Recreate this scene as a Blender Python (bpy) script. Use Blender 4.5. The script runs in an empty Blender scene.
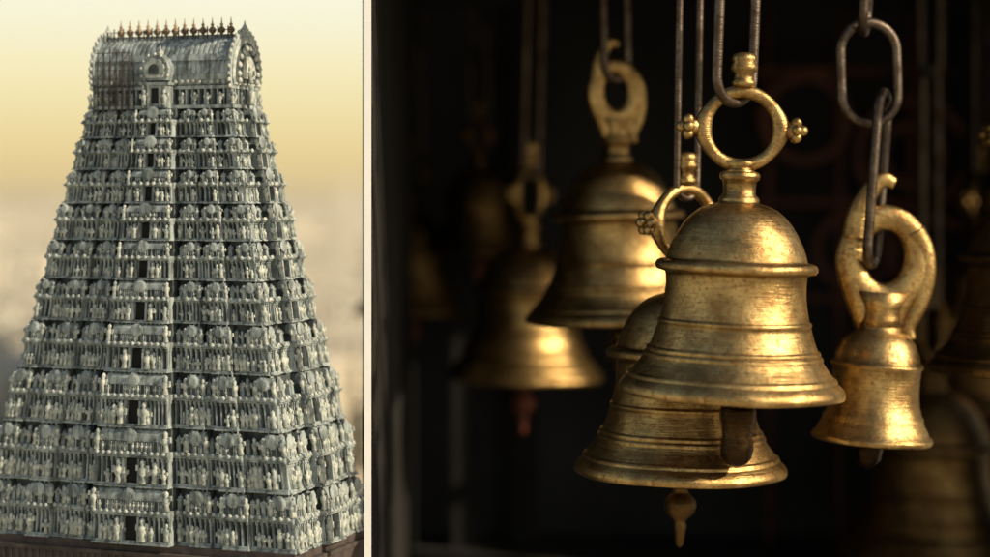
import bpy, math, random
from mathutils import Vector, Matrix
random.seed(7)
scene=bpy.context.scene
scene.view_settings.view_transform='Standard'
scene.view_settings.look='None'
scene.view_settings.exposure=0
CAM_Z=60.0
# ------------------------------------------------------------ light
SUN_EL=math.radians(30); SUN_AZ=math.radians(115)   # azimuth clockwise from +Y
w=bpy.data.worlds.new("World"); scene.world=w; w.use_nodes=True
nt=w.node_tree; bg=nt.nodes['Background']
sky=nt.nodes.new('ShaderNodeTexSky'); sky.sky_type='NISHITA'; sky.sun_disc=False
sky.sun_elevation=SUN_EL; sky.sun_rotation=SUN_AZ
sky.air_density=1.0; sky.dust_density=1.5; sky.ozone_density=0.3
tint=nt.nodes.new('ShaderNodeMix'); tint.data_type='RGBA'; tint.blend_type='MULTIPLY'; tint.inputs[0].default_value=1; tint.inputs[7].default_value=(1.10,1.0,0.82,1)
nt.links.new(sky.outputs[0],tint.inputs[6]); nt.links.new(tint.outputs[2],bg.inputs[0]); bg.inputs[1].default_value=0.12
# band of sunlit dust haze hugging the horizon
tc=nt.nodes.new('ShaderNodeTexCoord'); sp=nt.nodes.new('ShaderNodeSeparateXYZ'); nt.links.new(tc.outputs['Generated'],sp.inputs[0])
hr=nt.nodes.new('ShaderNodeValToRGB'); e=hr.color_ramp.elements
e[0].position=0.0; e[0].color=(0.70,0.54,0.28,1); e[1].position=0.095; e[1].color=(0.95,0.93,0.73,1)
x=e.new(0.022); x.color=(0.83,0.66,0.32,1); x=e.new(0.055); x.color=(0.92,0.82,0.48,1)
nt.links.new(sp.outputs['Z'],hr.inputs[0])
fr=nt.nodes.new('ShaderNodeMapRange'); fr.inputs[1].default_value=0.08; fr.inputs[2].default_value=0.24; fr.inputs[3].default_value=1; fr.inputs[4].default_value=0
fr.interpolation_type='SMOOTHSTEP'
nt.links.new(sp.outputs['Z'],fr.inputs[0])
bg2=nt.nodes.new('ShaderNodeBackground'); bg2.inputs[1].default_value=1.0; nt.links.new(hr.outputs[0],bg2.inputs[0])
ms=nt.nodes.new('ShaderNodeMixShader'); nt.links.new(fr.outputs[0],ms.inputs[0]); nt.links.new(bg.outputs[0],ms.inputs[1]); nt.links.new(bg2.outputs[0],ms.inputs[2])
nt.links.new(ms.outputs[0],nt.nodes['World Output'].inputs[0])
sd=Vector((math.sin(SUN_AZ)*math.cos(SUN_EL),math.cos(SUN_AZ)*math.cos(SUN_EL),math.sin(SUN_EL)))
sl=bpy.data.lights.new("sun","SUN"); sl.energy=4.8; sl.angle=math.radians(0.5); sl.color=(1,0.83,0.58)
so=bpy.data.objects.new("sun",sl); scene.collection.objects.link(so)
so.rotation_euler=(-sd).to_track_quat('-Z','Y').to_euler(); so.location=(100,-50,200)
# ------------------------------------------------------------ camera
cam=bpy.data.cameras.new("camera"); co=bpy.data.objects.new("camera",cam); scene.collection.objects.link(co)
scene.camera=co; co.location=(0,0,CAM_Z); co.rotation_euler=(math.radians(90),0,0)
cam.sensor_width=36; cam.lens=72.7; cam.shift_y=-0.089; cam.clip_end=60000; cam.clip_start=0.5
cam.dof.use_dof=True; cam.dof.focus_distance=201.5
cam.dof.aperture_fstop=0.0727/4.2
# ------------------------------------------------------------ materials
def mat(name,col,col2=None,scale=1.0,rough=0.8,metal=0.0,bump=0.0,detail=6,stretch=(1,1,1),col3=None,coord='Object',grime=None):
    m=bpy.data.materials.new(name); m.use_nodes=True; n=m.node_tree; b=n.nodes['Principled BSDF']
    b.inputs['Roughness'].default_value=rough; b.inputs['Metallic'].default_value=metal
    tc=n.nodes.new('ShaderNodeTexCoord'); mp=n.nodes.new('ShaderNodeMapping'); mp.inputs['Scale'].default_value=stretch
    n.links.new(tc.outputs[coord],mp.inputs[0])
    no=n.nodes.new('ShaderNodeTexNoise'); no.inputs['Scale'].default_value=scale; no.inputs['Detail'].default_value=detail
    n.links.new(mp.outputs[0],no.inputs['Vector'])
    cr=n.nodes.new('ShaderNodeValToRGB'); cr.color_ramp.elements[0].position=0.35; cr.color_ramp.elements[1].position=0.65
    cr.color_ramp.elements[0].color=(*(col2 or col),1); cr.color_ramp.elements[1].color=(*col,1)
    if col3:
        e=cr.color_ramp.elements.new(0.28); e.color=(*col3,1)
    n.links.new(no.outputs['Fac'],cr.inputs[0]); out=cr.outputs[0]
    if grime:
        mp2=n.nodes.new('ShaderNodeMapping'); mp2.inputs['Scale'].default_value=(1.3,1.3,0.28); n.links.new(tc.outputs[coord],mp2.inputs[0])
        n2=n.nodes.new('ShaderNodeTexNoise'); n2.inputs['Scale'].default_value=1.0; n2.inputs['Detail'].default_value=9; n2.inputs['Roughness'].default_value=0.7
        n.links.new(mp2.outputs[0],n2.inputs['Vector'])
        r2=n.nodes.new('ShaderNodeValToRGB'); r2.color_ramp.elements[0].position=0.45; r2.color_ramp.elements[1].position=0.60
        r2.color_ramp.elements[0].color=(0,0,0,1); r2.color_ramp.elements[1].color=(0.88,0.88,0.88,1); n.links.new(n2.outputs['Fac'],r2.inputs[0])
        mx=n.nodes.new('ShaderNodeMix'); mx.data_type='RGBA'; n.links.new(r2.outputs[0],mx.inputs[0]); n.links.new(out,mx.inputs[6]); mx.inputs[7].default_value=(*grime,1); out=mx.outputs[2]
    n.links.new(out,b.inputs['Base Color'])
    if bump:
        bu=n.nodes.new('ShaderNodeBump'); bu.inputs['Strength'].default_value=bump; bu.inputs['Distance'].default_value=0.3
        n.links.new(no.outputs['Fac'],bu.inputs['Height']); n.links.new(bu.outputs[0],b.inputs['Normal'])
    return m
def brass(name,gold=(0.55,0.385,0.16),dark=(0.12,0.07,0.028),r0=0.23,r1=0.48,shift=0.0):
    m=bpy.data.materials.new(name); m.use_nodes=True; n=m.node_tree; L=n.links; b=n.nodes['Principled BSDF']
    b.inputs['Metallic'].default_value=1.0
    tc=n.nodes.new('ShaderNodeTexCoord')
    def noise(sc,det,st=(1,1,1)):
        mp=n.nodes.new('ShaderNodeMapping'); mp.inputs['Scale'].default_value=st; L.new(tc.outputs['Object'],mp.inputs[0])
        x=n.nodes.new('ShaderNodeTexNoise'); x.inputs['Scale'].default_value=sc; x.inputs['Detail'].default_value=det; x.inputs['Roughness'].default_value=0.65
        L.new(mp.outputs[0],x.inputs['Vector']); return x
    def ramp(src,p0,p1,c0,c1):
        r=n.nodes.new('ShaderNodeValToRGB'); r.color_ramp.elements[0].position=p0; r.color_ramp.elements[1].position=p1
        r.color_ramp.elements[0].color=c0; r.color_ramp.elements[1].color=c1; L.new(src,r.inputs[0]); return r
    def mix(f,a,bb):
        x=n.nodes.new('ShaderNodeMix'); x.data_type='RGBA'; L.new(f,x.inputs[0]); 
        for s,v in ((6,a),(7,bb)):
            if isinstance(v,tuple): x.inputs[s].default_value=(*v,1)
            else: L.new(v,x.inputs[s])
        return x.outputs[2]
    n1=noise(0.35,8); n2=noise(2.2,8); n3=noise(1.0,4,(0.3,0.3,7)); n4=noise(5.0,3)
    f1=ramp(n1.outputs['Fac'],0.40-shift,0.60-shift,(1,1,1,1),(0,0,0,1))
    c=mix(f1.outputs[0],gold,(gold[0]*0.50,gold[1]*0.46,gold[2]*0.44))
    f2=ramp(n2.outputs['Fac'],0.52,0.66,(0,0,0,1),(1,1,1,1))
    c=mix(f2.outputs[0],c,(gold[0]*0.48,gold[1]*0.32,gold[2]*0.28))
    f5=ramp(n3.outputs['Fac'],0.56,0.72,(0,0,0,1),(0.75,0.75,0.75,1))
    c=mix(f5.outputs[0],c,dark)
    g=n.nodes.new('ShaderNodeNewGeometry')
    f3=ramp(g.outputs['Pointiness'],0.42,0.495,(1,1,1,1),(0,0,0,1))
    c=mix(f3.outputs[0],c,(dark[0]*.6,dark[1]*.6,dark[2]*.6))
    f4=ramp(n4.outputs['Fac'],0.62,0.69,(0,0,0,1),(1,1,1,1))
    c=mix(f4.outputs[0],c,dark)
    L.new(c,b.inputs['Base Color'])
    rr=n.nodes.new('ShaderNodeMapRange'); rr.inputs[1].default_value=0.3; rr.inputs[2].default_value=0.7; rr.inputs[3].default_value=r0; rr.inputs[4].default_value=r1
    L.new(n2.outputs['Fac'],rr.inputs[0]); L.new(rr.outputs[0],b.inputs['Roughness'])
    ad=n.nodes.new('ShaderNodeMath'); ad.operation='ADD'; L.new(n3.outputs['Fac'],ad.inputs[0]); L.new(n2.outputs['Fac'],ad.inputs[1])
    bu=n.nodes.new('ShaderNodeBump'); bu.inputs['Strength'].default_value=0.45; bu.inputs['Distance'].default_value=0.12
    L.new(ad.outputs[0],bu.inputs['Height']); L.new(bu.outputs[0],b.inputs['Normal'])
    return m
M_brass=brass("aged_brass"); M_brass2=brass("dimmed_brass",gold=(0.25,0.165,0.065),r0=0.34,r1=0.55,shift=-0.05)  # second brass is a darker copy; back bells' dimness is put into its colour
M_iron=brass("chain_iron",gold=(0.155,0.128,0.105),dark=(0.04,0.027,0.018),r0=0.32,r1=0.52)
M_clap=brass("oiled_dark_bronze",gold=(0.09,0.055,0.025),dark=(0.02,0.012,0.008),r0=0.14,r1=0.32)
M_red=mat("red_wood",(0.20,0.05,0.02),(0.10,0.03,0.02),1.5,0.5)
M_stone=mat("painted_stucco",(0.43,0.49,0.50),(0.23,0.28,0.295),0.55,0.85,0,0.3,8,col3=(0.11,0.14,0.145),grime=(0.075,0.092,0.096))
M_stone2=mat("recess_shade_stucco",(0.095,0.117,0.122),(0.035,0.044,0.048),0.8,0.9,0,0.3,8)  # dark stucco for set-back surfaces, recess shade painted into its colour
M_statue=mat("stucco_figures",(0.56,0.59,0.55),(0.20,0.245,0.245),1.6,0.8,0,0.2,5)
M_hole=mat("opening_shade",(0.012,0.013,0.013),(0.006,0.006,0.006),1,0.9)  # near-black panels painted as the shade inside openings
M_granite=mat("brown_granite",(0.085,0.068,0.062),(0.04,0.032,0.031),0.6,0.9,0,0.4,8)
M_kal=mat("copper_finial",(0.34,0.24,0.14),(0.20,0.13,0.07),2,0.5,0.4)
M_scaf=mat("weathered_scaffold",(0.10,0.08,0.07),(0.05,0.04,0.035),2,0.8)
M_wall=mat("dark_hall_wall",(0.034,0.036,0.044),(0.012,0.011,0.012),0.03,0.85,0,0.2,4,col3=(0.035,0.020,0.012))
M_side=mat("near_black_wall",(0.012,0.011,0.010),(0.007,0.006,0.006),0.1,0.9)  # near-black colour stands in for shade on the sunlit partition
M_white=mat("white_paint",(0.84,0.85,0.86),(0.78,0.79,0.80),0.3,0.6)
M_rust=mat("red_oxide_iron",(0.20,0.075,0.05),(0.10,0.04,0.03),0.3,0.6)
M_wood=mat("dark_timber",(0.06,0.035,0.02),(0.025,0.015,0.01),0.3,0.7,0,0.3,6,(1,1,8))
M_ground=mat("haze_paled_ground",(0.62,0.55,0.42),(0.44,0.40,0.31),0.004,0.95,0,0,8)  # base colour paled to stand in for distance haze
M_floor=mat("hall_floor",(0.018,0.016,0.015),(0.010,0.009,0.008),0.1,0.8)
M_city=mat("haze_paled_plaster",(0.78,0.72,0.60),(0.50,0.47,0.40),0.012,0.9)  # pale, low-contrast colour paints in the haze over the city
M_citywin=mat("city_windows",(0.12,0.12,0.12),(0.07,0.07,0.07),0.1,0.6)
M_leaf=mat("foliage",(0.085,0.105,0.04),(0.04,0.055,0.025),0.15,0.9)
M_bark=mat("bark",(0.10,0.07,0.05),(0.06,0.04,0.03),0.5,0.9)
# ------------------------------------------------------------ mesh helpers
class MB:
    def __init__(s): s.v=[]; s.f=[]; s.m=[]; s.sm=[]
    def add(s,vs,fs,mi=0,smooth=False):
        o=len(s.v); s.v+=vs
        for f in fs: s.f.append([i+o for i in f]); s.m.append(mi); s.sm.append(smooth)
    def box(s,x0,x1,y0,y1,z0,z1,mi=0,T=None):
        vs=[(x,y,z) for z in (z0,z1) for y in (y0,y1) for x in (x0,x1)]
        if T: vs=[T(*p) for p in vs]
        s.add(vs,[(0,2,3,1),(4,5,7,6),(0,1,5,4),(2,6,7,3),(0,4,6,2),(1,3,7,5)],mi)
    def lathe(s,prof,cx=0,cy=0,cz=0,seg=8,mi=0,smooth=True,T=None,sc=1.0):
        vs=[];n=len(prof)
        for r,z in prof:
            for k in range(seg):
                a=2*math.pi*(k+0.5)/seg; p=(cx+r*sc*math.cos(a),cy+r*sc*math.sin(a),cz+z*sc); vs.append(T(*p) if T else p)
        fs=[]
        for i in range(n-1):
            for k in range(seg):
                k2=(k+1)%seg; fs.append((i*seg+k,i*seg+k2,(i+1)*seg+k2,(i+1)*seg+k))
        fs.append(tuple(range(seg-1,-1,-1))); fs.append(tuple((n-1)*seg+k for k in range(seg)))
        s.add(vs,fs,mi,smooth)
    def tube(s,pts,r,closed=True,seg=16,mi=0,flat=1.0):
        n=len(pts); P=[Vector(p) for p in pts]; vs=[]; up=None
        for i in range(n):
            if closed: t=(P[(i+1)%n]-P[i-1]).normalized()
            else: t=(P[min(i+1,n-1)]-P[max(i-1,0)]).normalized()
            if up is None:
                up=t.orthogonal().normalized()
            up=(up-t*up.dot(t)).normalized(); bi=t.cross(up)
            rr=r(i/n) if callable(r) else r
            for k in range(seg):
                a=2*math.pi*k/seg; q=up*math.cos(a)*rr+bi*math.sin(a)*rr; q.y*=flat; vs.append(tuple(P[i]+q))
        fs=[]
        last=n if closed else n-1
        off=0
        if closed:
            a0=Vector(vs[(n-1)*seg]); off=min(range(seg),key=lambda k:(Vector(vs[k])-a0).length)
        for i in range(last):
            j=(i+1)%n; o=off if (closed and i==n-1) else 0
            for k in range(seg):
                fs.append((i*seg+k,i*seg+(k+1)%seg,j*seg+(k+1+o)%seg,j*seg+(k+o)%seg))
        if not closed:
            fs.append(tuple(range(seg-1,-1,-1))); fs.append(tuple((n-1)*seg+k for k in range(seg)))
        s.add(vs,fs,mi,True)
    def sphere(s,c,r,mi=0,seg=20,sz=1.0):
        pr=[(max(0.001,r*math.sin(math.pi*i/12)),-r*sz*math.cos(math.pi*i/12)) for i in range(13)]
        s.lathe(pr,c[0],c[1],c[2],seg,mi)
    def obj(s,name,mats,parent=None):
        me=bpy.data.meshes.new(name); me.from_pydata(s.v,[],s.f)
        for m in mats: me.materials.append(m)
        me.polygons.foreach_set('material_index',s.m); me.polygons.foreach_set('use_smooth',s.sm); me.update()
        o=bpy.data.objects.new(name,me); scene.collection.objects.link(o)
        if parent: o.parent=parent
        return o
def empty(name,loc=(0,0,0),rot=(0,0,0)):
    e=bpy.data.objects.new(name,None); scene.collection.objects.link(e); e.location=loc; e.rotation_euler=rot; e.empty_display_size=2; return e

# ------------------------------------------------------------ gopuram
G=empty("temple_gopuram",(-33.6,210.2,0),(0,0,math.radians(-21)))
FIG=[(0.10,0),(0.16,0.05),(0.11,0.3),(0.17,0.42),(0.20,0.62),(0.09,0.72),(0.12,0.8),(0.12,0.9),(0.03,1.0)]
DOME=[(0.5,0),(0.56,0.12),(0.50,0.3),(0.34,0.46),(0.12,0.56),(0.07,0.62),(0.10,0.7),(0.02,0.85)]
mb=MB()
ytab=[108,137,169,203,240,279,321,369,423,481,537]
ztab=[CAM_Z+(190-y)/2000*206 for y in ytab]
def interp(z,pts):
    y=190-(z-CAM_Z)*2000/206
    for (a,b),(c,d) in zip(pts,pts[1:]):
        if a<=y<=c: return b+(d-b)*(y-a)/(c-a)
    return pts[0][1] if y<100 else pts[-1][1]
def HW(z): return interp(z,[(100,8.5),(110,8.8),(240,11.9),(330,13.9),(400,15.6),(430,16.5),(470,17.4),(540,18.4)])
def HD(z): return interp(z,[(100,3.2),(112,3.4),(240,5.2),(330,6.4),(400,7.3),(430,7.7),(470,7.9),(540,8.05)])
def faceT(k,a,b,bat=None):
    # s along face, o outwards from face plane; bat = (z0,h,da,db) battering of a storey
    def f(s,o,z):
        A,B=a,b
        if bat:
            t=min(1,max(0,(z-bat[0])/bat[1]))*.65
            A=a-bat[2]*t; B=b-bat[3]*t
            s=s*(A/a if k in (0,2) else B/b)
        if k==0: return (s,-(B+o),z)
        if k==1: return (A+o,s,z)
        if k==2: return (-s,B+o,z)
        return (-(A+o),-s,z)
    return f
def figure(T,s,o,z,h):
    mb.lathe([(r*h,zz*h) for r,zz in FIG],s,o,z,6,2,True,T)
    for sg in(-1,1):
        if random.random()<.75:
            p=random.uniform(0,.25)
            mb.box(s+sg*.23*h-.06*h,s+sg*.23*h+.06*h,o-0.06*h,o+0.08*h,z+(0.38+p)*h,z+(0.68+p*.6)*h,2,T)
def sala(T,s0,s1,o,z,h,dep):
    mb.box(s0,s1,o-dep,o,z,z+0.45*h,1,T)
    k=max(2,int((s1-s0)/0.5))
    for i in range(k+1):
        s=s0+.06+(s1-s0-.12)*i/k; mb.box(s-.06,s+.06,o,o+.08,z,z+.45*h,0,T)
        if i<k and random.random()<.6: figure(T,s+.25,o+.05,z,.42*h)
    mb.box(s0-0.12,s1+0.12,o-dep,o+0.12,z+0.45*h,z+0.55*h,0,T)
    n=7; vs=[];r=dep*0.55
    for s in (s0,s1):
        for i in range(n):
            a=math.pi*i/(n-1); vs.append(T(s,o-dep*0.45+r*math.cos(a),z+0.55*h+0.42*h*math.sin(a)))
    fs=[(i,i+1,n+i+1,n+i) for i in range(n-1)]+[tuple(range(n)),tuple(range(2*n-1,n-1,-1))]
    mb.add(vs,fs,0,False)
    c=(s0+s1)/2
    mb.lathe([(0.32*h,0),(0.36*h,.06),(0.2*h,0.2)],0,0,0,8,0,False,lambda x,y,zz:T(c+x,o+0.12+zz,z+0.68*h+y))
    k=max(1,int((s1-s0)/0.5))
    for i in range(k):
        mb.lathe([(0.06,0),(0.12,0.1),(0.03,0.3)],s0+(i+.5)*(s1-s0)/k,o-dep*.45,z+0.95*h,5,2,True,T)
def tier(z0,z1,idx):
    h=z1-z0; a=HW(z0)-.25; b=HD(z0)-.25; a2=HW(z1)-.25; b2=HD(z1)-.25
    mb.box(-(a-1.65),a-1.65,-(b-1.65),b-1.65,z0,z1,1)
    for k in range(4):
        A=a if k in(0,2) else b; T=faceT(k,a,b,(z0,h,a-a2,b-b2)); inn=((b-b2) if k in (0,2) else (a-a2))
        if k in (0,2):
            q=[(-1,-.86,.28),(-.86,-.72,.0),(-.72,-.56,.50),(-.56,-.48,0),(-.48,-.34,.3),(-.34,-.25,.0),(-.25,.25,1.35),(.25,.34,.0),(.34,.48,.3),(.48,.56,0),(.56,.72,.50),(.72,.86,.0),(.86,1,.28)]
        else:
            q=[(-1,-.74,.28),(-.74,-.56,.0),(-.56,-.40,.25),(-.40,-.28,0),(-.28,.28,.7),(.28,.40,.0),(.40,.56,.25),(.56,.74,0),(.74,1,.28)]
        rec=.80 if k in(1,3) else 1.0
        for qi,(q0,q1,off) in enumerate(q):
            s0,s1=q0*A,q1*A; wd=s1-s0; cen=abs(q0+q1)<1e-6
            e=0.004*((qi+k)%5); off+=random.uniform(-.03,.03)
            mb.box(s0,s1,-1.0,off+.02,z0+e,z0+.03*h,0,T)
            mb.box(s0+.05,s1-.05,-1.0,off-.14,z0+.03*h,z0+.07*h,0,T)
            mb.box(s0+.1,s1-.1,-1.35,off-.95*rec,z0+.07*h,z0+.50*h,1 if k in(0,2) else (0 if qi%2 else 1),T)  # painted recess shade, eased on side faces to look sunnier
            n=max(1,int(round(wd/random.uniform(.5,.66))))
            for i in range(n+1):
                s=s0+.12+(wd-.24)*i/n
                if cen and abs(s)<0.75: continue
                mb.box(s-.08,s+.08,off-1.05,off-.28,z0+.07*h,z0+.46*h,0,T)
                mb.box(s-.13,s+.13,off-1.05,off-.20,z0+.44*h,z0+.50*h,0,T)
                if i<n and random.random()<.7:
                    sm=s+(wd-.24)/n/2
                    if not(cen and abs(sm)<0.9): figure(T,sm,off-random.uniform(.0,.4),z0+.07*h,h*random.uniform(.22,.38))
            if cen:
                ww=0.45+0.045*idx
                mb.box(-ww,ww,off-.85,off-.50,z0+.07*h,z0+.47*h,3,T)
                for sg in(-1,1):
                    mb.box(sg*(ww+.12)-.12,sg*(ww+.12)+.12,off-.8,off+.05,z0+.05*h,z0+.49*h,0,T)
                    figure(T,sg*(ww+.62),off-.05,z0+.06*h,h*.42)
            mb.box(s0-.03,s1+.03,-1.0,off+.02,z0+.50*h,z0+.525*h,0,T)
            vs=[];pr=[(off+.0,.525),(off+.20,.535),(off+.19,.555),(off+.09,.585),(off-.12,.61),(-1,.61),(-1,.525)]
            for s in(s0-.06,s1+.06):
                for o,zz in pr: vs.append(T(s,o,z0+zz*h+e))
            m=len(pr); fs=[(i,(i+1)%m,m+(i+1)%m,m+i) for i in range(m)]+[tuple(range(m-1,-1,-1)),tuple(range(m,2*m))]
            mb.add(vs,fs,0)
            kn=max(1,int(wd/.7))
            for i in range(kn):
                s=s0+wd*(i+.5)/kn
                mb.lathe([(.2,0),(.22,.1),(.1,.2)],0,0,0,7,2,False,lambda x,y,zz,s=s:T(s+x,off+.10+zz,z0+.585*h+y))
            o2=off-inn*0.2
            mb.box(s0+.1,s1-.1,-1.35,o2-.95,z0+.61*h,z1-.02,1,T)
            if cen:
                sala(T,s0+.6,s1-.6,o2-.05,z0+.61*h,.38*h,1.0)
                mb.lathe([(.75,0),(.8,.1),(.5,.2)],0,0,0,12,0,False,lambda x,y,zz:T(x,o2+.1+zz,z0+.86*h+y*.8))
                for sg in (-1,1):
                    figure(T,sg*(wd/2-.2),o2,z0+.61*h,h*.36)
            elif off>.2 and wd>1.2:
                sala(T,s0+.22,s1-.22,o2-.05,z0+.61*h,.36*h,.9)
                figure(T,s0+.05,o2-.1,z0+.61*h,h*.3); figure(T,s1-.05,o2-.1,z0+.61*h,h*.3)
            else:
                kk=max(1,int(wd/.62))
                for i in range(kk):
                    s=s0+wd*(i+.5)/kk
                    if i%2==0:
                        mb.box(s-.22,s+.22,o2-.8,o2-.15,z0+.61*h,z0+.78*h,0,T)
                        mb.box(s-.28,s+.28,o2-.8,o2-.07,z0+.78*h,z0+.81*h,0,T)
                        mb.lathe(DOME,s,o2-.40,z0+.81*h,8,0,False,T,sc=.56)
                    else: figure(T,s,o2-.3,z0+.61*h,h*random.uniform(.24,.34))
        figure(T,A-.1,.1,z0+.61*h,h*.26)
for i in range(len(ztab)-1):
    tier(ztab[i+1],ztab[i],i)
mb.obj("tiers",[M_stone,M_stone2,M_statue,M_hole],G)
# barrel-vaulted crown
mb=MB(); zt=ztab[0]; a,b=8.6,3.3
mb.box(-a,a,-b,b,zt,zt+.35,0)
mb.box(-a+.9,a-.9,-b+.9,b-.9,zt+.35,zt+2.2,1)
for k in range(4):
    A=a if k in(0,2) else b; T=faceT(k,a,b); n=int(A*2/0.75)
    for i in range(n+1):
        s=-A+.5+(2*A-1)*i/n
        mb.box(s-.09,s+.09,-.95,-.35,zt+.35,zt+2.0,0,T)
        if i%2==0 : figure(T,s+.37,-.25,zt+.35,1.35)
mb.box(-a+.3,a-.3,-b+.2,b-.2,zt+2.0,zt+2.35,0)
N=22; L=8.0
def prof(sc=1.0):
    r=[]
    for i in range(N+1):
        t=math.pi*(-0.12+1.24*i/N); r.append((3.05*sc*math.cos(t),zt+3.6+ (4.0*math.sin(t) if math.sin(t)>0 else 3.2*math.sin(t))*sc))
    return r
ns=56
for j in range(ns):
    u0=-L+2*L*j/ns; u1=-L+2*L*(j+1)/ns; g=0.0 if j%2 else 0.02
    P=prof(1-g)
    vs=[(u,p[0],p[1]) for u in (u0,u1) for p in P]; m=N+1
    mb.add(vs,[(i,i+1,m+i+1,m+i) for i in range(N)]+[tuple(range(m)),tuple(range(2*m-1,m-1,-1))],0)
for (i0,i1) in ((1,2),(4,5),(N-5,N-4),(N-2,N-1)):
    P=prof(1.035); mb.add([(u,P[i][0],P[i][1]) for u in(-L,L) for i in (i0,i1)],[(0,1,3,2)],0)
for i in range(22):
    for sgn in(1,-1):
        u=-7.4+14.8*i/21
        mb.lathe([(.22,0),(.24,.1),(.1,.22)],0,0,0,7,2,False,lambda x,y,zz:(u+x,-sgn*(2.95+zz),zt+2.75+y))
for sg in (-1,1):
    for (sc,x0,x1,mi) in ((1.12,L,L+.35,0),(1.0,L+.35,L+.5,2),(.82,L+.5,L+.56,1),(.45,L+.56,L+.75,2)):
        P=prof(sc); P=[(p[0],p[1]) for p in P]; m=len(P)
        vs=[(sg*x,p[0],p[1]) for x in (x0,x1) for p in P]
        mb.add(vs,[(i,(i+1)%m,m+(i+1)%m,m+i) for i in range(m)]+[tuple(range(m)),tuple(range(2*m-1,m-1,-1))],mi)
    for i in range(0,N+1):
        p=prof(1.14)[i]; mb.lathe([(.1,-.2),(.2,-.1),(.18,.12),(.05,.25)],sg*(L+.2),p[0],p[1],6,2)
        if i%2==0:
            p=prof(.66)[i]; mb.lathe([(.1,-.3),(.28,-.1),(.24,.15),(.05,.35)],sg*(L+.66),p[0],p[1],6,2)
    figure(lambda s,o,z:(s,o,z),sg*(L+1.0),0,zt+.35,2.2)
    figure(lambda s,o,z:(s,o,z),sg*(L+.9),0,zt+2.6,1.9)
    mb.lathe([(.3,0),(.45,.3),(.25,.6),(.1,.9),(.02,1.3)],sg*(L+.2),0,zt+7.9,8,2)
for q in (0,2):
    T=faceT(q,a,b)
    mb.box(-1.5,1.5,-2.2,.9,zt,zt+2.4,0,T); mb.box(-.4,.4,.9,.95,zt+.5,zt+2.1,3,T)
    for sx in(-1.3,-.7,.7,1.3): mb.box(sx-.1,sx+.1,.9,1.05,zt+.1,zt+2.4,2,T)
    mb.box(-1.7,1.7,-2.2,1.1,zt+2.4,zt+2.7,0,T)
    for sc,o0,o1,mi in ((1,-2.2,.9,0),(.75,.9,1.05,2),(.4,1.05,1.2,1)):
        P=[(1.6*sc*math.cos(t),zt+3.9+1.7*sc*math.sin(t)) for t in [math.pi*(-.2+1.4*i/12) for i in range(13)]]
        m=13; vs=[T(p[0],o,p[1]) for o in(o0,o1) for p in P]
        mb.add(vs,[(i,(i+1)%m,m+(i+1)%m,m+i) for i in range(m)]+[tuple(range(m)),tuple(range(2*m-1,m-1,-1))],mi)
    for i in range(9):
        t=math.pi*(-.1+1.2*i/8); mb.lathe([(.05,-.2),(.2,0),(.05,.2)],0,0,0,6,2,True,lambda x,y,z,T=T,t=t:T(x+1.62*math.cos(t),y+.95,zt+3.9+1.72*math.sin(t)+z))
    mb.lathe([(.25,0),(.4,.3),(.1,.7),(.02,1.1)],0,0,0,8,2,True,lambda x,y,z,T=T:T(x,y-.2,zt+5.5+z))
    for sg in(-1,1): figure(T,sg*1.2,1.0,zt+.3,1.7)
zr=zt+7.55
mb.box(-L,L,-.7,.7,zr-.3,zr+.15,0)
mb.obj("barrel_roof",[M_stone,M_stone2,M_statue,M_hole],G)
mb=MB()
KAL=[(.25,0),(.12,.15),(.38,.4),(.42,.65),(.2,.9),(.1,1.0),(.22,1.15),(.08,1.3),(.02,1.9)]
for i in range(13):
    mb.lathe(KAL,-6.6+13.2*i/12,0,zr+.15,10,0)
mb.obj("kalasam_finials",[M_kal],G)
mb=MB()
for i in range(26):
    u=-7.4+14.8*i/25+random.uniform(-.15,.15); mb.box(u-.05,u+.05,-1.15,-1.05,zr-.6,zr+random.uniform(.7,1.1),0)
for zz in (zr+.1,zr+.6): mb.box(-7.6,7.6,-1.22,-1.16,zz,zz+.07,0)
for i in range(6):
    u=-6.9+.75*i; mb.box(u,u+.07,-b-.9,-b-.81,zt-.5,zt+6.2,0); mb.box(u+.1,u+.17,-b-.1,-b-.01,zt-.5,zt+5,0)
for i in range(7):
    zz=zt+.4+.9*i; mb.box(-7.1,-2.9,-b-1.0,-b-.91,zz,zz+.07,0)
    for j in range(5):
        u=-6.9+.75*j; vs=[(u,-b-.95,zz),(u+.09,-b-.95,zz),(u+.84,-b-.95,zz+.9),(u+.75,-b-.95,zz+.9)]
        if (i+j)%2 and i<6: mb.add(vs,[(0,1,2,3)],0)
mb.obj("scaffold_and_railing",[M_scaf],G)
# granite base
mb=MB(); zb=ztab[-1]
for z0,z1,e in ((0,2,1.8),(2,zb-4,1.0),(zb-4,zb-3.2,1.4),(zb-3.2,zb-1.2,.5),(zb-1.2,zb-.8,.7),(zb-.8,zb,.1)):
    mb.box(-18-e,18+e,-8-e-.1,8+e+.1,z0,z1,0)
for i in range(44):
    s=-17.8+35.6*i/43
    mb.box(s-.15,s+.15,-8.75,-8.55,zb-3.2,zb-1.2,0)
    mb.box(s-.25,s+.25,-9.5,-9.05,3,zb-4,0)
mb.box(-2.6,2.6,-9.7,-9.3,0,13,1)
mb.obj("granite_base",[M_granite,M_hole],G)

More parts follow.
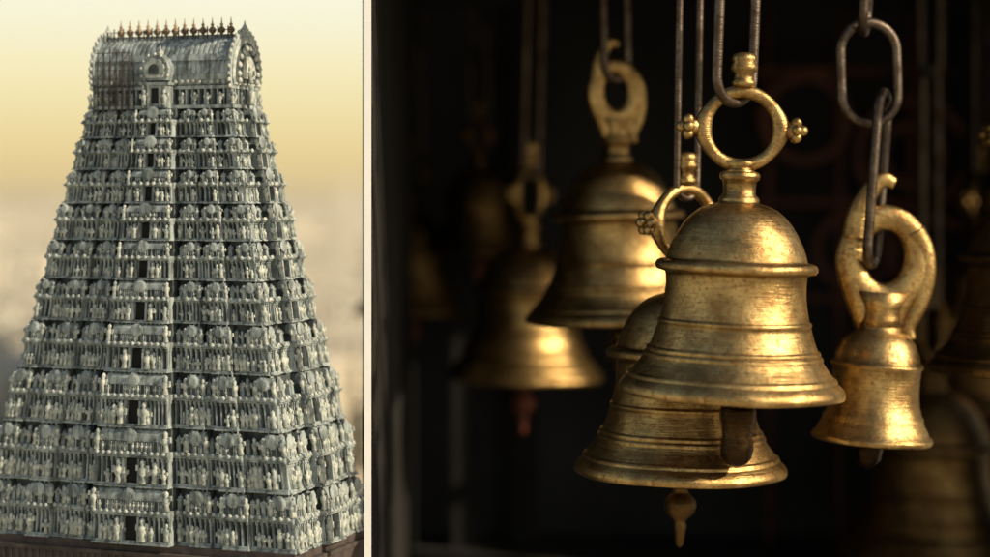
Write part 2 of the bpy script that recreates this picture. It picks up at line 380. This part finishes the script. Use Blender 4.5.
# ------------------------------------------------------------ bells
BELL=[(0.01,21.9),(1.7,21.9),(1.95,21.75),(2.05,21.45),(1.95,21.1),(1.7,20.95),(1.62,20.2),(1.65,19.6),(1.9,19.35),(2.05,19.1),(2.0,18.85),
(2.2,18.72),(3.0,18.5),(3.9,18.1),(4.7,17.45),(5.4,16.65),(6.0,15.7),(6.5,14.7),(6.85,13.8),(7.0,13.2),(7.05,13.0),(7.6,12.92),(7.95,12.75),(8.1,12.45),(8.1,12.15),(7.9,11.9),(7.4,11.78),(7.1,11.65),(7.02,11.4),
(6.98,10.6),(7.02,9.6),(7.12,8.6),(7.3,7.7),(7.42,7.2),(7.44,7.1),(7.62,7.05),(7.7,6.85),(7.66,6.65),(7.60,6.6),(7.72,6.2),(7.95,5.4),(8.25,4.6),(8.36,4.35),(8.38,4.28),(8.62,4.2),(8.72,3.98),(8.68,3.78),(8.66,3.74),(8.88,3.66),(8.98,3.45),(8.95,3.25),(8.95,3.2),
(9.4,2.55),(9.95,1.85),(10.05,1.72),(10.1,1.66),(10.4,1.56),(10.5,1.3),(10.5,1.15),(10.55,1.1),(10.9,.8),(11.2,.45),(11.32,.15),(11.33,-.15),(11.22,-.38),(10.95,-.5),(10.6,-.5),(10.3,-.3),(9.7,.6),(8.8,2),(7.8,3.8),(7.0,6),(6.5,8.5),(6.4,11.5),(5.5,14),(3,16.5),(.01,17.2)]
def lathe_body(prof,name,mats,par,seg=128):
    m=MB(); vs=[]
    n=len(prof)
    ph=random.uniform(0,6)
    for r,z in prof:
        for k in range(seg):
            a=2*math.pi*k/seg; q=r*(1+.004*math.sin(3*a+ph)+.003*math.sin(7*a+z*.3)); vs.append((q*math.cos(a),q*math.sin(a),z+.04*math.sin(5*a+ph)*(r/11)))
    fs=[((i+1)*seg+k,(i+1)*seg+(k+1)%seg,i*seg+(k+1)%seg,i*seg+k) for i in range(n-1) for k in range(seg)]
    m.add(vs,fs,0,True); return m.obj(name,mats,par)
def link_pts(c,hw,hh,rz,tilt=0.0,n=56):
    pts=[]; st=hh-hw
    for i in range(n):
        t=2*math.pi*i/n; x=hw*math.cos(t); z=hw*math.sin(t)
        z+= st*(1 if math.sin(t)>1e-6 else (-1 if math.sin(t)<-1e-6 else 0))
        x2=x*math.cos(tilt)-z*math.sin(tilt); z2=x*math.sin(tilt)+z*math.cos(tilt)
        pts.append((c[0]+x2*math.cos(rz),c[1]+x2*math.sin(rz),c[2]+z2))
    return pts
def knob(m,x,z,s=1.0):
    m.sphere((x,0,z),.85*s)
    sx=1 if x>0 else -1
    for k in range(6):
        a=k*math.pi/3
        m.sphere((x+sx*.35*s,math.cos(a)*.75*s,z+math.sin(a)*.75*s),.5*s,0,12)
    m.sphere((x+sx*.95*s,0,z),.5*s,0,12)
def hanger(m,cz,base,s=1.0):
    m.tube([(s*3.25*math.cos(t),0,cz+s*3.9*math.sin(t)) for t in [2*math.pi*i/64 for i in range(64)]],lambda f:s*(1.4-.15*math.sin(2*math.pi*f)),True,18,0,.6)
    m.lathe([(2.2*s,base),(1.9*s,base+.8),(1.9*s,base+1.8),(2.6*s,base+3.2*s)],0,0,0,28)
    def sp(pts,n=8):
        out=[]; P=[Vector(p) for p in pts]; P=[2*P[0]-P[1]]+P+[2*P[-1]-P[-2]]
        for i in range(1,len(P)-2):
            for k in range(n):
                t=k/n; a,b_,c,d=P[i-1],P[i],P[i+1],P[i+2]
                out.append(tuple(.5*((2*b_)+(c-a)*t+(2*a-5*b_+4*c-d)*t*t+(3*b_-a-3*c+d)*t**3)))
        out.append(tuple(P[-2])); return out
    m.tube(sp([(-2.9*s,0,cz+1.6*s),(-2.7*s,0,cz+4.2*s),(-1.9*s,0,cz+6.2*s),(-.7*s,0,cz+7.5*s),(.5*s,0,cz+7.2*s)]),lambda f:s*(1.35-.8*f),False,16,0,.7)
    m.tube(sp([(2.6*s,0,cz+2.8*s),(3.7*s,0,cz+1.0*s),(4.1*s,0,cz-1.4*s),(3.7*s,0,cz-4.0*s),(2.7*s,0,cz-6.2*s),(2.9*s,0,cz-7.6*s)]),lambda f:s*(1.15-.45*f),False,16,0,.8)
    m.tube(sp([(-3.1*s,0,cz+.8*s),(-3.1*s,0,cz-1.8*s),(-2.0*s,0,cz-4.4*s),(-.9*s,0,cz-6.8*s)]),lambda f:s*(1.25+.1*f),False,16,0,.7)
    m.tube(sp([(2.4*s,0,cz-2.6*s),(1.7*s,0,cz-4.4*s),(.9*s,0,cz-6.8*s)]),lambda f:s*(1.2+.1*f),False,16,0,.68)
def bell(x,D,zr,s=1.0,tilt=0.0,beam=86,material=None,ring='ring',clap='tongue',wr=.42,link=(2.7,7.6),yaw=0,lx=0.1):
    E=empty("temple_bell",(x,D,zr),(0,math.radians(tilt),0)); E.scale=(s,s,s)
    mt=material or M_brass
    lathe_body(BELL,"bell_body",[mt],E)
    m=MB(); zc=26.2
    if ring=='ring':
        R=3.7
        def rad(t):
            return R*(1+.05*abs(math.cos(t))**6)
        m.tube([(rad(t)*math.cos(t),0,zc+R*math.sin(t)) for t in [2*math.pi*i/72 for i in range(72)]],lambda f:.58+.30*abs(math.cos(2*math.pi*f))**8+.12*abs(math.sin(2*math.pi*f))**4,True,18)
        m.lathe([(1.75,21.8),(1.2,22.1),(1.15,22.4),(1.7,22.75),(1.3,23)],0,0,0,32)
        knob(m,5.0,zc,1.12); knob(m,-5.0,zc,1.12)
        m.lathe([(.5,0),(1.1,.1),(1.25,.5),(.95,.8),(.95,1.4),(1.3,1.7),(1.35,2.1),(1.1,2.5),(1.3,2.8),(1.1,3.3),(.5,3.5)],0,0,zc+4.1,28)
    else:
        hanger(m,27.2,21.5,.8)
    o=m.obj("suspension_ring",[mt],E); o.rotation_euler=(0,0,yaw)
    m=MB()
    if clap=='tongue':
        m.tube([(0.3,0,16),(0.5,0,2),(0.6,0,-1)],.35,False,12)
        m.lathe([(.3,.2),(1.2,0),(1.75,-.5),(1.85,-1.2),(1.8,-2.0),(1.62,-2.4),(1.55,-3.0),(1.5,-3.6),(1.62,-4.2),(1.68,-4.9),(1.5,-5.7),(1.05,-6.3),(.5,-6.65),(.02,-6.75)],.7,0,-1.0,40)
    else:
        m.tube([(0,0,16),(0,0,-1)],.3,False,12)
        m.lathe([(.35,0),(.5,-.8),(1.2,-1),(1.3,-1.3),(.7,-1.6),(1.0,-2),(1.65,-2.7),(1.75,-3.3),(1.5,-4.1),(.8,-4.7),(.55,-5.1),(.75,-5.4),(.6,-6),(.45,-7.4),(.1,-7.8)],0,0,-.6,28)
    m.obj("clapper",[M_red if clap=='red' else (M_clap if clap=='tongue' else M_brass2)],E)
    m=MB(); hw,hh=link; z=zc+3.1-wr-.05+hh; rz=math.radians(42)
    top=(beam-zr)/s
    m.tube(link_pts((lx,0,z),hw,hh,rz),wr,True,16)
    z+=hh
    while z<top:
        rz+=math.radians(85); h2=5.2 if link[1]<9 else 9; z+=h2-2.2*wr; m.tube(link_pts((lx+random.uniform(-.1,.1),0,z),2.2 if link[1]<9 else 1.5,h2,rz),wr,True,14); z+=h2-0.1
    m.obj("chain",[M_iron],E)
    return E
bell(23.7,200,40.0,1.0,2.2,lx=-.9,wr=.52)
bell(19.6,211,30.6,0.99,1.0,clap='turned',link=(1.6,13),wr=.40,yaw=math.radians(35),beam=90)
bell(15.0,241,44.6,1.0,-1.0,clap='turned',ring='plate',link=(2.0,7),yaw=math.radians(20),beam=90,wr=.5)
bell(4.2,288,33.2,1.0,1.5,clap='red',link=(1.5,14),yaw=math.radians(60),beam=90,wr=.6)
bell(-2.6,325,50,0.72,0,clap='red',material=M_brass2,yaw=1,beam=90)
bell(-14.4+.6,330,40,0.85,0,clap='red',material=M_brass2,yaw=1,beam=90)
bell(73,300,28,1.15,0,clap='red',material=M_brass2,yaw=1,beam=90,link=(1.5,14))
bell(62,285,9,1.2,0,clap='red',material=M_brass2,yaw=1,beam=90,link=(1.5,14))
# the bell with the pierced cast hanger
E=empty("temple_bell",(40.5,215,33.4),(0,math.radians(4),0)); E.scale=(1.08,)*3
HB=[(.01,11.9),(1.9,11.8),(2.2,11.3),(2.2,10.8),(2.9,10.4),(3.6,9.6),(4.1,8.4),(4.25,7.6),(4.5,7.5),(4.6,7.2),(4.35,7.0),(4.3,6),(4.3,4.6),(4.45,3.4),(4.75,2.4),(4.95,2.2),(4.95,1.9),(5.1,1.5),(5.45,.9),(5.6,.5),(5.9,.3),(6.0,0),(5.85,-.3),(5.6,-.4),(5.3,-.2),(4.7,.6),(4.2,2),(3.8,5),(3.6,8),(.01,10)]
lathe_body(HB,"bell_body",[M_brass],E)
m=MB(); hanger(m,17.9,11.2,1.04); m.obj("pierced_hanger",[M_brass],E)
m=MB(); m.tube([(0,0,9),(-.3,0,-.5)],.3,False); m.lathe([(.3,0),(1.2,-.3),(1.5,-1.2),(1.3,-2.4),(.6,-3.2),(.02,-3.4)],-.3,0,.2,24); m.obj("clapper",[M_clap],E)
m=MB()
def lk(px,z,hw,hh,rz,t=0,r=.5): m.tube(link_pts((px,0,z),hw,hh,math.radians(rz),t),r,True,16)
lk(-1.2,25.8,2.1,8.6,66,-.02)
lk(-2.8,36.2,2.9,5.0,8,0.10); lk(-3.6,44.8,2.2,4.6,75)
m.obj("chain",[M_iron],E)
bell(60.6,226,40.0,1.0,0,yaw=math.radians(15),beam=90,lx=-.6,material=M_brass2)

# ------------------------------------------------------------ hall
H=empty("bell_hall")
m=MB(); m.box(-14.2,80,345,347,0,92); m.box(78,80,262,284.5,0,92); m.box(78,80,291,345,0,92); m.obj("back_wall_and_sun_baffle",[M_wall],H)
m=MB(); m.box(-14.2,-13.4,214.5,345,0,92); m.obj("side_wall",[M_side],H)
m=MB(); m.box(-15,82,214,348,92,94); m.obj("shade_roof",[M_wood],H)  # unseen cover added to keep sky light off the bells
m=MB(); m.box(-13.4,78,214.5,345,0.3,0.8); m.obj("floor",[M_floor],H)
m=MB()
for D in (241,290,325): m.box(-13.4,78,D-1.2,D+1.2,89.5,92)
m.box(3,7.2,338,341,0.8,91)
m.box(-7,-2.5,330,333,0.8,48)
m.obj("beams_and_pillars",[M_side],H)
F=empty("bell_frame")
m=MB(); m.box(-14.5,84,199,201,86,88.5); m.box(-14.5,84,210,212,88.6,91); m.box(80.6,83,199,212,0,86); m.obj("crossbeams",[M_wood],F)
m=MB(); m.box(-13.05,-12.4,199.7,200.3,0,86); m.box(-13.5,-11.9,199.2,200.8,0,1.2); m.obj("white_post",[M_white],F)
m=MB(); W=empty("iron_screen",(0,335,0))
for (cx,cz,R) in ((70,66,9),(70,66,5),(52,72,7),(60,50,6),(74,48,7)):
    m.tube([(cx+R*math.cos(t),0,cz+R*math.sin(t)) for t in [2*math.pi*i/40 for i in range(40)]],.8,True,10)
for x in (46,58,70): m.tube([(x,.8,0.8),(x,.8,92)],.6,False,10)
for z in (42,58,80): m.tube([(40,-.6,z),(78,-.6,z)],.6,False,10)
m.obj("scrollwork",[M_rust],W)
# ------------------------------------------------------------ ground / city / trees
m=MB(); m.add([(-30000,-8000,0),(30000,-8000,0),(30000,40000,0),(-30000,40000,0)],[(0,1,2,3)]); m.obj("ground",[M_ground])
m=MB()
for i in range(1500):
    D=350+3800*(random.random()**1.6); x=random.uniform(-.30,.02)*D-20
    if D<420 and x>-60: x-=50
    wx=random.uniform(8,22); wy=random.uniform(8,20); hh=random.choice([7,10,10,13,18,24])*random.uniform(.9,1.2)
    m.box(x,x+wx,D,D+wy,0,hh,0)
    m.box(x-.3,x+wx+.3,D-.3,D+wy+.3,hh,hh+.5,0)
    if random.random()<.5: m.box(x+wx*.2,x+wx*.5,D+2,D+5,hh+.5,hh+3,0)
    if D<1500:
        for f in range(int(hh/3.3)):
            for c in range(int(wx/3)): m.box(x+1+3*c,x+2.3+3*c,D-.06,D,f*3.3+1,f*3.3+2.5,1)
m.box(-75,-68,950,960,0,58,0);m.box(-73.5,-69.5,952,958,58,66,0);m.box(-155,-145,2100,2110,0,70,0)
for (x,D,wx,hh) in ((-104,430,7,31),(-96,425,5,22),(-112,470,8,36),(-124,520,8,42),(-40,520,9,34),(-50,600,11,30),(-46,700,7,44)):
    m.box(x,x+wx,D,D+10,0,hh,0); m.box(x-.4,x+wx+.4,D-.4,D+10.4,hh,hh+.6,0)
    for f in range(int(hh/3.3)):
        for c in range(int(wx/2.6)): m.box(x+.8+2.6*c,x+2.0+2.6*c,D-.08,D,f*3.3+1,f*3.3+2.6,1)
m.obj("distant_city",[M_city,M_citywin])
m=MB()
for i in range(420):
    D=340+2200*(random.random()**1.7); x=random.uniform(-.29,-.03)*D; R=random.uniform(4,8)
    if i<26: D=random.uniform(345,390); x=-.243*D+random.uniform(-11,7); R=random.uniform(9,12)
    elif D<430 and x>-50: continue
    m.lathe([(.5,0),(.35,R),(.15,R*1.5)],x,D,0,6,1)
    for k in range(110):
        a=random.uniform(0,6.28); rr=R*random.random()**.5; zz=R*1.3+random.uniform(-.6,.7)*R; q=random.uniform(.5,1.3)
        c=Vector((x+rr*math.cos(a),D+rr*math.sin(a),zz)); d1=Vector((random.uniform(-1,1),random.uniform(-1,1),random.uniform(-1,1)))*q; d2=Vector((random.uniform(-1,1),random.uniform(-1,1),random.uniform(-1,1)))*q
        m.add([tuple(c-d1),tuple(c+d2),tuple(c+d1),tuple(c-d2)],[(0,1,2,3)],0)
m.obj("distant_trees",[M_leaf,M_bark])
